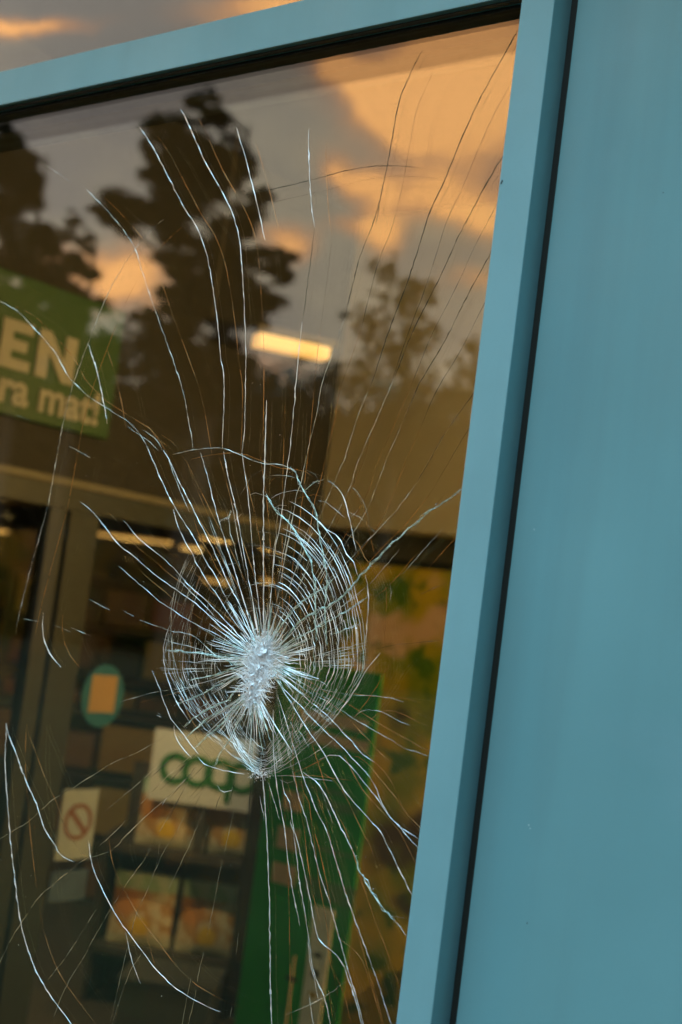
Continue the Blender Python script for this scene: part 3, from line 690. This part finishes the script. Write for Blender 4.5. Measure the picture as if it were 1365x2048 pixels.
# ================================================================== notices on the door glass
def sticker(name, label, cat, px0, py0, px1, py1, m):
    a, b = on_plane(px0, py1, 0, DW+.0), on_plane(px1, py0, 0, DW+.0)
    e = empty(name, (DW, a.y, a.z), label, cat)
    box('sheet', (DW-.006, a.y, a.z), (DW-.001, b.y, b.z), m, e)
    return e, (a.y+b.y)/2, (a.z+b.z)/2, b.y-a.y, b.z-a.z
WHITE = mat('notice_paper', (.34, .39, .42), rough=.6, noise_amt=.05, noise_scale=8)
REDB = mat('prohibition_red', (.20, .075, .045), rough=.6)
e, cy_, cz_, wd, hg = sticker('prohibition_notice', 'white notice with a red barred circle on the door glass', 'notice', 110, 1578, 200, 1722, WHITE)
P0 = Vector((DW-.0009, 0, 0)); rr = wd*.40
ring_plate('ring', (cy_, cz_+.01), rr*.76, rr, 0, 2*math.pi, P0, UY, UZ, .002, REDB, e)
d_ = Vector((.72, -.70)); q = Vector((.70, .72)); ww = rr*.15
plate('bar', [(cy_+d_.x*rr*.8*s1+q.x*ww*s2, cz_+.01+d_.y*rr*.8*s1+q.y*ww*s2) for s1, s2 in ((-1, -1), (1, -1), (1, 1), (-1, 1))], P0, UY, UZ, .0016, REDB, e)
e, *_ = sticker('blue_notice', 'small square slate-blue notice below the barred-circle notice', 'notice', 96, 1738, 178, 1806, mat('slate_blue', (.06, .10, .17), rough=.6, noise_amt=.15, noise_scale=14))
ce = on_plane(207, 1392, 0, DW); rr = .108
e = empty('round_sticker', (DW, ce.y, ce.z), 'round teal sticker with a tan square on the door glass', 'sticker')
plate('disc', [(ce.y+rr*math.cos(i*math.pi/20), ce.z+rr*1.12*math.sin(i*math.pi/20)) for i in range(40)], Vector((DW-.006, 0, 0)), UY, UZ, .005, mat('teal', (.01, .13, .20), rough=.5), e)
plate('square', [(ce.y-.068, ce.z-.064), (ce.y+.064, ce.z-.064), (ce.y+.064, ce.z+.08), (ce.y-.068, ce.z+.08)], Vector((DW-.0008, 0, 0)), UY, UZ, .002, mat('tan', (.42, .26, .10), rough=.6), e)

# ================================================================== display stand seen through the door
DD = 6.3     # depth of the display from the camera
AX = (R0*math.cos(RAD(4)) - Vector((FW.x, FW.y, 0)).normalized()*math.sin(RAD(4))).normalized()
def dp(px, py, d=DD): return at_depth(px, py, d)
DARKS = mat('stand_dark', (.05, .042, .03), rough=.6)
o_ = dp(270, 1720)
stand = empty('display_stand', (o_.x, o_.y, GZ+.02), 'dark two-tier display stand holding snack bags behind the door', 'display stand')
so_ = Vector((o_.x, o_.y, 0))
nrm = AX.cross(UZ).normalized()         # towards the viewer
def sbox(name, x0, x1, z0, z1, d0, d1, m, parent=stand):
    off = parent_loc(parent); v = []
    for z in (z0, z1):
        for x, d in ((x0, d0), (x1, d0), (x1, d1), (x0, d1)):
            v.append(so_ + AX*x + UZ*z - nrm*d - off)
    return link(name, v, BF, m, parent)
def sx_(px, py):
    p = dp(px, py) - so_; return p.dot(AX)
zr1 = dp(400, 1706).z; zr2 = dp(360, 1902).z
xa, xb = sx_(225, 1720), sx_(520, 1720)
for zz in (zr1, zr2):
    sbox('shelf', xa-.03, xb+.128, zz-.035, zz-.002, -.06, .34, DARKS)
for xx in (xa-.06, xb+.13): sbox('side_panel', xx, xx+.028, GZ+.02, zr1+.02, 0, .36, DARKS)
sbox('back_panel', xa-.03, xb+.128, GZ+.02, zr1+.34, .345, .365, mat('stand_back', (.07, .05, .025), rough=.7))
# pack print
def pack_mat():
    m = bpy.data.materials.new('snack_bag'); m.use_nodes = True; t = m.node_tree; p = t.nodes['Principled BSDF']; p.inputs['Roughness'].default_value = .4
    c = N(t, 'ShaderNodeTexCoord'); sp = N(t, 'ShaderNodeSeparateXYZ'); t.links.new(c.outputs['Generated'], sp.inputs[0])
    uv = N(t, 'ShaderNodeUVMap'); su = N(t, 'ShaderNodeSeparateXYZ'); t.links.new(uv.outputs[0], su.inputs[0])
    n = N(t, 'ShaderNodeTexNoise'); n.inputs['Scale'].default_value = 4.5; n.inputs['Detail'].default_value = 2; t.links.new(uv.outputs[0], n.inputs['Vector'])
    body = MIX(t, smooth(t, n.outputs['Fac'], .42, .58), (.52, .27, .07), (.70, .58, .34))
    def spot(u, v, r):
        a = M(t, 'SUBTRACT', su.outputs[0], u); b = M(t, 'SUBTRACT', su.outputs[1], v)
        return smooth(t, M(t, 'ADD', M(t, 'MULTIPLY', a, a), M(t, 'MULTIPLY', b, b)), r*r*.5, r*r, 1, 0)
    body = MIX(t, spot(.22, .62, .26), body, (.58, .24, .05)); body = MIX(t, spot(.5, .26, .17), body, (.85, .52, .02))
    body = MIX(t, smooth(t, su.outputs[1], .10, .18), (.60, .56, .36), body)
    g = MIX(t, smooth(t, n.outputs['Fac'], .45, .6), (.42, .60, .36), (.62, .70, .50))
    body = MIX(t, smooth(t, su.outputs[1], .74, .80), body, g)
    t.links.new(body, p.inputs['Base Color']); return m
PACK = pack_mat()
def bag(px0, px1, z0, hgt, label, lean):
    """pillow bag: thicker in the middle, crimped flat at top and foot, leaning back"""
    cx = (sx_(px0, 1700)+sx_(px1, 1700))/2; wd = sx_(px1, 1700)-sx_(px0, 1700)
    base = so_ + AX*cx + UZ*z0
    e = empty('snack_bag', base, label, 'snack bag', 'snack bags on the display stand')
    nu, nv = 8, 12; v = []; f = []; uvs = []
    for side in (1, -1):
        for j in range(nv+1):
            for i in range(nu+1):
                u, t_ = i/nu, j/nv
                th = .042*(math.sin(math.pi*u)**.5)*(math.sin(math.pi*min(1, max(0, (t_*1.08-.0)))) ** .6 if 0 < t_ < .92 else 0)+.002
                cr = .004*math.sin(u*17+j)*(1-abs(2*t_-1))
                p = AX*((u-.5)*wd*(1-.03*math.sin(math.pi*t_))) + UZ*(t_*hgt) - nrm*(.05 + lean*t_*hgt - side*(th+cr))
                v.append(p); uvs.append((u, t_))
    B = (nu+1)*(nv+1)
    for sd in (0, 1):
        for j in range(nv):
            for i in range(nu):
                a = sd*B + j*(nu+1)+i; q = (a, a+1, a+nu+2, a+nu+1); f.append(q if sd == 0 else q[::-1])
    o = link('bag_body', v, f, PACK, e, True)
    uvl = o.data.uv_layers.new(name='UVMap')
    for lp in o.data.loops: uvl.data[lp.index].uv = uvs[lp.vertex_index]
    for nm, t0_, t1_ in (('top_seal', 1.0, 1.03),):
        off = [AX*(s1*wd*.49) + UZ*(t_*hgt) - nrm*(.05+lean*t_*hgt+d_) for d_ in (-.003, .003) for s1, t_ in ((-1, t0_), (1, t0_), (1, t1_), (-1, t1_))]
        link(nm, off, [(0, 1, 2, 3), (7, 6, 5, 4), (0, 4, 5, 1), (3, 2, 6, 7)], LIGHTM, e)
bag(262, 388, zr1, .30, 'snack bag on the upper tier, farther from the green board', .18)
bag(398, 522, zr1, .30, 'snack bag on the upper tier, next to the green board', .18)
bag(232, 362, zr2, .32, 'snack bag on the lower tier, farther from the green board', .16)
bag(372, 500, zr2, .32, 'snack bag on the lower tier, next to the green board', .16)
# header card with round linked letters
CARD = mat('card_white', (.72, .72, .66), rough=.6); LGREEN = mat('logo_green', (.02, .17, .03), rough=.5)
cz0, cz1 = dp(410, 1612).z, dp(410, 1470).z; cx0, cx1 = sx_(300, 1540), sx_(529, 1540)
card = empty('header_card', so_ + AX*((cx0+cx1)/2) + UZ*cz0, 'pale card with rounded green lettering above the snack bags', 'sign')
CO = so_ + nrm*.02
slab('card', CO, AX, UZ, cx1-cx0, cz1-cz0, .012, CARD, card, cx0, cz0)
slab('card_foot', CO - nrm*.016, AX, UZ, .05, cz0-zr1+.05, .012, DARKS, card, (cx0+cx1)/2-.025, zr1-.02)
cw = cx1-cx0; r_ = cw*.112; cy_ = cz0+(cz1-cz0)*.47; lw = r_*.52
cxs = [cx0+cw*.22, cx0+cw*.42, cx0+cw*.62, cx0+cw*.82]
ring_plate('letter', (cxs[0], cy_), r_-lw*.5, r_+lw*.5, RAD(45), RAD(315), CO, AX, UZ, .004, LGREEN, card)
ring_plate('letter', (cxs[1], cy_), r_-lw*.5, r_+lw*.5, 0, 2*math.pi, CO, AX, UZ, .005, LGREEN, card)
ring_plate('letter', (cxs[2], cy_), r_-lw*.5, r_+lw*.5, 0, 2*math.pi, CO, AX, UZ, .0045, LGREEN, card)
ring_plate('letter', (cxs[3], cy_), r_-lw*.5, r_+lw*.5, 0, 2*math.pi, CO, AX, UZ, .0055, LGREEN, card)
plate('letter_stem', [(cxs[3]-r_-lw*.5, cy_), (cxs[3]-r_-lw*.5, cy_-r_*2.1), (cxs[3]-r_+lw*.5, cy_-r_*2.1), (cxs[3]-r_+lw*.5, cy_)], CO, AX, UZ, .0035, LGREEN, card)
# grey crate on the floor in front, and far shelving
bx = dp(330, 1985, 5.75)
cr = empty('grey_crate', (bx.x, bx.y, GZ+.02), 'dark grey crate at the foot of the snack display', 'crate')
CRT = mat('crate_plastic', (.055, .065, .062), rough=.5)
for n_, x0, x1, z0, z1, d0, d1 in (('front', -.2, .2, .02, bx.z-GZ+.02, 0, .015), ('back', -.2, .2, .02, bx.z-GZ+.02, .35, .365), ('end', -.2, -.185, .02, bx.z-GZ+.02, .016, .349), ('end', .185, .2, .02, bx.z-GZ+.02, .016, .349), ('rim', -.21, .21, bx.z-GZ+.021, bx.z-GZ+.04, -.015, .38)):
    v = []
    for z in (z0, z1):
        for x, d in ((x0, d0), (x1, d0), (x1, d1), (x0, d1)): v.append(AX*x + UZ*(z-.02) - nrm*d)
    link(n_, v, BF, CRT, cr)
# hall shelving
AMB = [mat('goods_%s' % n_, c_, rough=.55) for n_, c_ in (('amber', (.34, .20, .04)), ('brown', (.20, .10, .04)), ('red', (.22, .05, .03)), ('ochre', (.40, .27, .07)), ('dark', (.07, .05, .03)))]
def gondola(px, py, depth, width, label, ncol, nrow, hgt):
    p = at_depth(px, py, depth); e = empty('shop_shelving', (p.x, p.y, GZ+.02), label, 'shelving', 'shelving in the hall')
    def g(n_, x0, x1, z0, z1, d0, d1, m):
        v = []
        for z in (z0, z1):
            for x, d in ((x0, d0), (x1, d0), (x1, d1), (x0, d1)): v.append(AX*x + UZ*z - nrm*d)
        return link(n_, v, BF, m, e)
    g('back', -width/2, width/2, 0, hgt, .5, .54, DARKS)
    for xx in (-width/2, width/2-.04): g('upright', xx, xx+.04, 0, hgt, 0, .499, DARKS)
    for r in range(nrow+1): g('shelf', -width/2+.041, width/2-.041, r*hgt/nrow-.03 if r else .0, r*hgt/nrow-.001 if r else .03, .02, .49, DARKS)
    for r in range(nrow):
        for c in range(ncol):
            w0 = (width-.12)/ncol; x0 = -width/2+.06+c*w0
            g('goods', x0+.01, x0+w0*.92, r*hgt/nrow+.035, r*hgt/nrow+hgt/nrow*random.uniform(.55, .85), .05, .4, random.choice(AMB))
gondola(250, 1240, 11, 2.0, 'tall dim shelving with amber goods beyond the door glass', 5, 5, 2.0)
gondola(30, 1300, 12, 2.2, 'dim shelving seen past the door stiles at the photo edge', 5, 5, 2.0)
gondola(420, 1330, 13, 2.4, 'dim shelving with brown goods behind the crack web', 6, 5, 1.9)
gondola(150, 1800, 8.2, 1.8, 'low shelving with brown goods behind the barred-circle notice', 4, 3, 1.15)

# ================================================================== back of the lobby: mural, green board, leaflets
def mural_mat():
    m = bpy.data.materials.new('leaf_print'); m.use_nodes = True; t = m.node_tree; p = t.nodes['Principled BSDF']; p.inputs['Roughness'].default_value = .5
    c = N(t, 'ShaderNodeTexCoord')
    def nz(scale, loc, detail=3, st=(1, 1, 1), rot=0):
        mp = N(t, 'ShaderNodeMapping'); mp.inputs[1].default_value = loc; mp.inputs[3].default_value = st; mp.inputs[2].default_value = (0, rot, 0)
        t.links.new(c.outputs['Object'], mp.inputs[0]); n = N(t, 'ShaderNodeTexNoise'); n.inputs['Scale'].default_value = scale; n.inputs['Detail'].default_value = detail
        t.links.new(mp.outputs[0], n.inputs['Vector']); return n.outputs['Fac']
    base = MIX(t, smooth(t, nz(2.6, (1, 0, 2), 2), .40, .60), (.25, .30, .010), (.66, .44, .016))
    base = MIX(t, smooth(t, nz(1.9, (2.2, 0, 6.4), 3), .56, .63), base, (.80, .50, .30))
    base = MIX(t, smooth(t, nz(6.5, (5, 0, 1), 4), .53, .62), base, (.09, .19, .009))
    base = MIX(t, smooth(t, nz(2.2, (7, 0, 3), 3), .56, .68), base, (.10, .055, .01))
    t.links.new(base, p.inputs['Base Color']); return m
UXX = Vector((1, 0, 0))
mur = empty('leaf_mural', (-1.9, BW+.26, GZ+.1), 'large wall print of yellow-green leafy branches under the beige wall', 'mural')
box('print', (bx0+.02, BW+.262, GZ+.05), (2.2, BW+.279, bulk_z-.14), mural_mat(), mur)
box('top_rail', (bx0+.02, BW+.255, bulk_z-.138), (2.2, BW+.279, bulk_z-.11), GREYM, mur)
GB = 2.9
GREENB = mat('board_green', (.012, .27, .035), rough=.5); PALE = mat('board_print', (.48, .36, .24), rough=.6)
g0, g1 = on_plane(528, 1600, 1, GB).x, on_plane(745, 1500, 1, GB).x
gz1 = on_plane(660, 1332, 1, GB).z
brd = empty('green_board', ((g0+g1)/2, GB, GZ+.02), 'tall dark green information board with pale print beside the leaf mural', 'board')
box('panel', (g0, GB, GZ+.08), (g1, GB+.01, gz1), GREENB, brd, .002)
for xx in (g0+.05, g1-.13): box('foot', (xx, GB-.15, GZ+.02), (xx+.08, GB+.2, GZ+.079), DARKS, brd)
G0 = Vector((0, GB, 0))
def gb(px, py): p = on_plane(px, py, 1, GB); return p.x, p.z
def strip(px0, px1, py, hpx, m=PALE):
    x0, z = gb(px0, py); x1, _ = gb(px1, py + (px1-px0)*.12); hh = hpx*.5*5.2/FPX
    plate('print_line', [(x0, z-hh), (x1, z-hh), (x1, z+hh), (x0, z+hh)], G0, UXX, UZ, .003, m, brd)
DIMP = mat('board_print_dim', (.07, .20, .06), rough=.6)
strip(600, 735, 1428, 26); strip(618, 738, 1472, 24); strip(560, 700, 1560, 10, DIMP); strip(640, 720, 1605, 20, DIMP)
for a_, b_, p_, h_ in ((568, 604, 1598, 40), (556, 598, 1672, 46), (546, 592, 1742, 42)): strip(a_, b_, p_, h_)
strip(610, 712, 1770, 40, DIMP); strip(615, 708, 1690, 8, DIMP)
# leaflets in front
LEAF = mat('leaflet_paper', (.62, .58, .46), rough=.6, noise_amt=.12, noise_scale=9); LEAF2 = mat('leaflet_tan', (.55, .40, .26), rough=.6, noise_amt=.1, noise_scale=9)
def leaflet(label, px0, py0, px1, py1, yy, m, bands):
    a, b = on_plane(px0, py1, 1, yy), on_plane(px1, py0, 1, yy); e = empty('leaflet', (a.x, yy, a.z), label, 'leaflet')
    box('sheet', (a.x, yy, a.z), (b.x, yy+.006, b.z), m, e)
    for t0_, t1_, c_ in bands:
        z0, z1 = a.z+(b.z-a.z)*t0_, a.z+(b.z-a.z)*t1_
        plate('print_band', [(a.x+.03, z0), (b.x-.03, z0), (b.x-.03, z1), (a.x+.03, z1)], Vector((0, yy, 0)), UXX, UZ, .002, c_, e)
leaflet('tall pale leaflet with grey print in front of the green board', 588, 1822, 668, 2120, 2.6, LEAF, ((.55, .6, GREYM), (.68, .71, GREYM), (.42, .46, AMB[3])))
leaflet('tan leaflet low beside the pale leaflet', 556, 1912, 590, 2160, 2.66, LEAF2, ((.8, .83, DARKS),))
ct = on_plane(720, 1860, 1, 3.4).z
bench = empty('lobby_counter', (g1+.6, 3.4, GZ+.02), 'dim brown counter below the leaf mural', 'counter')
box('counter_top', (g1+.03, 3.4, ct-.04), (1.5, 3.9, ct), JAMB, bench, .005)
box('counter_front', (g1+.06, 3.44, GZ+.02), (1.5, 3.85, ct-.041), mat('counter_wood', (.26, .17, .08), rough=.6, noise_amt=.2, noise_scale=5), bench)

# ================================================================== trees in front of the shop (seen mirrored in the pane)
def leaf_mat(name, c):
    m = bpy.data.materials.new(name); m.use_nodes = True; t = m.node_tree; p = t.nodes['Principled BSDF']; p.inputs['Roughness'].default_value = .6
    g = N(t, 'ShaderNodeNewGeometry'); t.links.new(MIX(t, g.outputs['Random Per Island'], tuple(x*.6 for x in c), tuple(x*1.4 for x in c)), p.inputs['Base Color']); return m
NEEDLE, LEAFG, BARK = leaf_mat('pine_needles', (.013, .019, .006)), leaf_mat('broad_leaves', (.026, .031, .009)), mat('bark', (.09, .06, .04), rough=.9)
def foliage(clumps, size, dens, flat=1.0):
    v, f = [], []
    for c, r in clumps:
        n = int(18*dens*(r/size)**2.2)
        for _ in range(n):
            d = Vector((random.gauss(0, 1), random.gauss(0, 1), random.gauss(0, .75)))
            d = d.normalized()*(random.random()**.5)*r*(1+abs(random.gauss(0, .22)))
            d.z *= flat; p = c + d; a = Vector((random.gauss(0, 1), random.gauss(0, 1), random.gauss(0, 1))).normalized()
            b_ = a.orthogonal().normalized(); s1 = size*random.uniform(.6, 1.4); b = len(v)
            v += [p - a*s1*.5, p + b_*s1*.4, p + a*s1*.5, p - b_*s1*.4]; f.append((b, b+1, b+2, b+3))
    return v, f
def limb(v, f, a, b, r0, r1, seg=7):
    ax = (b-a).normalized(); s1 = ax.orthogonal().normalized(); s2 = ax.cross(s1); n = len(v); st = 4
    for j in range(st+1):
        t = j/st; p = a.lerp(b, t) + (s1*random.gauss(0, .03)+s2*random.gauss(0, .03))*(r0*2 if 0 < j < st else 0); r = r0+(r1-r0)*t
        for i in range(seg): an = i*2*math.pi/seg; v.append(p + s1*r*math.cos(an) + s2*r*math.sin(an))
    for j in range(st):
        for i in range(seg): f.append((n+j*seg+i, n+j*seg+(i+1) % seg, n+(j+1)*seg+(i+1) % seg, n+(j+1)*seg+i))
def tree(name, label, cl_px, depth, trunk_px, size, m, dens=1.0, group=None, cat='tree', flat=1.0, boughs=0):
    cl = []
    for px, py, r in cl_px:
        p = mirrored(px, py, depth); R = r*1.1*depth/FPX
        p = p + Vector((FW.x, -FW.y, 0)).normalized()*random.uniform(-1.2, 1.2)*R
        cl.append((p, R))
    if boughs:                 # break each clump into small drooping boughs
        sub = []
        for c, r in cl:
            for _ in range(boughs):
                d = Vector((random.gauss(0, 1), random.gauss(0, 1), random.gauss(0, .8))).normalized()*r*random.uniform(.25, .95)
                sub.append((c+d, r*random.uniform(.34, .58)))
        cl2 = sub
    else: cl2 = cl
    bx_ = mirrored(*trunk_px, depth); base = Vector((bx_.x, bx_.y, GZ))
    e = empty(name, base, label, cat, group)
    v, f = foliage([(c-base, r) for c, r in cl2], size, dens, flat); link('crown', v, f, m, e)
    top = max(c.z for c, r in cl); v, f = [], []
    tp = Vector((0, 0, top)); limb(v, f, Vector((0, 0, 0)), tp, .24, .03, 9)
    for c, r in cl:
        q = c-base; z0 = max(.5, q.z-abs(q.xy.length)*.5); a_ = Vector((0, 0, min(z0, top)))
        if (q-a_).length > .2: limb(v, f, a_, q, .06, .02, 5)
    link('trunk', v, f, BARK, e); return e
pine = [(422,196,20),(405,232,32),(442,238,30),(332,268,36),(300,298,20),(372,290,55),(450,300,48),(490,318,24),(342,348,52),(420,366,66),(488,360,32),(522,394,24),(252,404,42),(208,424,24),
        (300,424,50),(384,430,60),(462,428,52),(500,446,26),(252,462,34),(345,505,48),(430,508,66),(505,520,45),(556,530,32),(574,556,24),(385,575,58),(462,582,56),(530,590,36),(345,620,36),(430,650,60),(500,645,30),
        (300,650,30),(370,690,60),(460,720,60),(420,790,70)]
tree('pine_tree', 'tall ragged pine mirrored in the middle of the cracked pane', pine, 30, (425, 800), .11, NEEDLE, 1.5, flat=.55, boughs=9)
tree('pine_tree', 'narrower pine mirrored at the photo edge beside the tall ragged pine',
     [(14,262,18),(30,300,36),(60,318,20),(22,352,42),(62,380,32),(40,430,52),(84,470,34),(30,500,58),(80,540,42),(20,570,60),(60,620,55),(-40,520,60),(-30,420,50),(0,330,40),(50,350,38),(100,500,30),(110,580,40),(0,640,70),(-10,700,70),(70,690,70),(140,650,50),(150,720,70),(30,760,70)], 33, (25, 800), .13, NEEDLE, 1.5, flat=.6, boughs=9)
tree('young_pine', 'small loose pine mirrored between the two taller pines',
     [(152,440,20),(132,470,22),(172,482,22),(150,520,34),(112,540,26),(190,552,22),(150,590,38),(110,610,30),(200,610,26)], 38, (150, 800), .14, NEEDLE, 1.3, flat=.6, boughs=7)
tree('broadleaf_tree', 'rounded broadleaf tree mirrored over the beige back wall',
     [(772,548,30),(838,590,34),(806,622,42),(738,648,34),(852,668,34),(782,712,58),(722,752,38),(828,778,46),(762,842,60),(700,880,44),(850,880,50),(790,930,70)], 42, (785, 960), .3, LEAFG, .95)
tree('broadleaf_tree', 'slim broadleaf tree mirrored close to the window post',
     [(962,700,26),(932,752,32),(972,790,40),(910,820,30),(950,860,48),(890,910,44),(940,930,60),(1010,760,50)], 44, (945, 980), .3, LEAFG, .9)
tree('broadleaf_tree', 'wide dark tree mirrored low under the tall ragged pine',
     [(215,705,46),(290,690,52),(360,725,60),(440,745,55),(520,805,48),(600,790,36),(250,780,60),(340,800,60),(620,705,24),(560,860,60),(650,845,46),(180,760,60),(660,760,26)], 36, (380, 900), .2, NEEDLE, .9)
# row of trees across the car park
def proto(kind):
    cl = []
    for _ in range(26):
        z = random.uniform(.32, 1.0); rr = (1.05-z)*.55 + .06
        a = random.uniform(0, 6.28); q = random.uniform(.2, 1)*rr*.8
        cl.append((Vector((math.cos(a)*q*9, math.sin(a)*q*9, z*9)), random.uniform(.45, 1.0)*(.55+.7*(1-z))*1.3))
    return cl
PV = []
for k in range(3):
    cl = proto(k); v, f = foliage(cl, .34, .8)
    me = bpy.data.meshes.new('crown'); me.from_pydata([tuple(x) for x in v], [], f); me.materials.append(NEEDLE if k != 1 else LEAFG)
    v, f = [], []; limb(v, f, Vector((0, 0, 0)), Vector((0, 0, 8.4)), .2, .03, 7)
    mt = bpy.data.meshes.new('trunk'); mt.from_pydata([tuple(x) for x in v], [], f); mt.materials.append(BARK); PV.append((me, mt))
for k in range(48):
    px = -520 + k*38 + random.uniform(-18, 18); depth = random.uniform(50, 66)
    p = mirrored(px, 900, depth)
    e = empty('background_tree', (p.x, p.y, GZ), 'dark tree in the row across the car park, mirrored low in the pane', 'tree', 'trees across the car park')
    s_ = random.uniform(1.0, 1.42); e.scale = (s_*1.1, s_*1.1, s_*depth/58); e.rotation_euler.z = random.uniform(0, 6.28)
    for me, nm in zip(PV[k % 3], ('crown', 'trunk')):
        o = bpy.data.objects.new(nm, me); col.objects.link(o); o.parent = e
# low hedge below them
hv, hf = foliage([(Vector((mirrored(px, 1000, 48).x, mirrored(px, 1000, 48).y, random.uniform(.3, 8.2))), random.uniform(1.0, 2.0)) for px in range(-700, 1500, 22) for _ in range(6)], .6, .7)
tag(link('undergrowth', hv, hf, NEEDLE), 'dark band of undergrowth along the foot of the trees', 'undergrowth', kind='stuff')
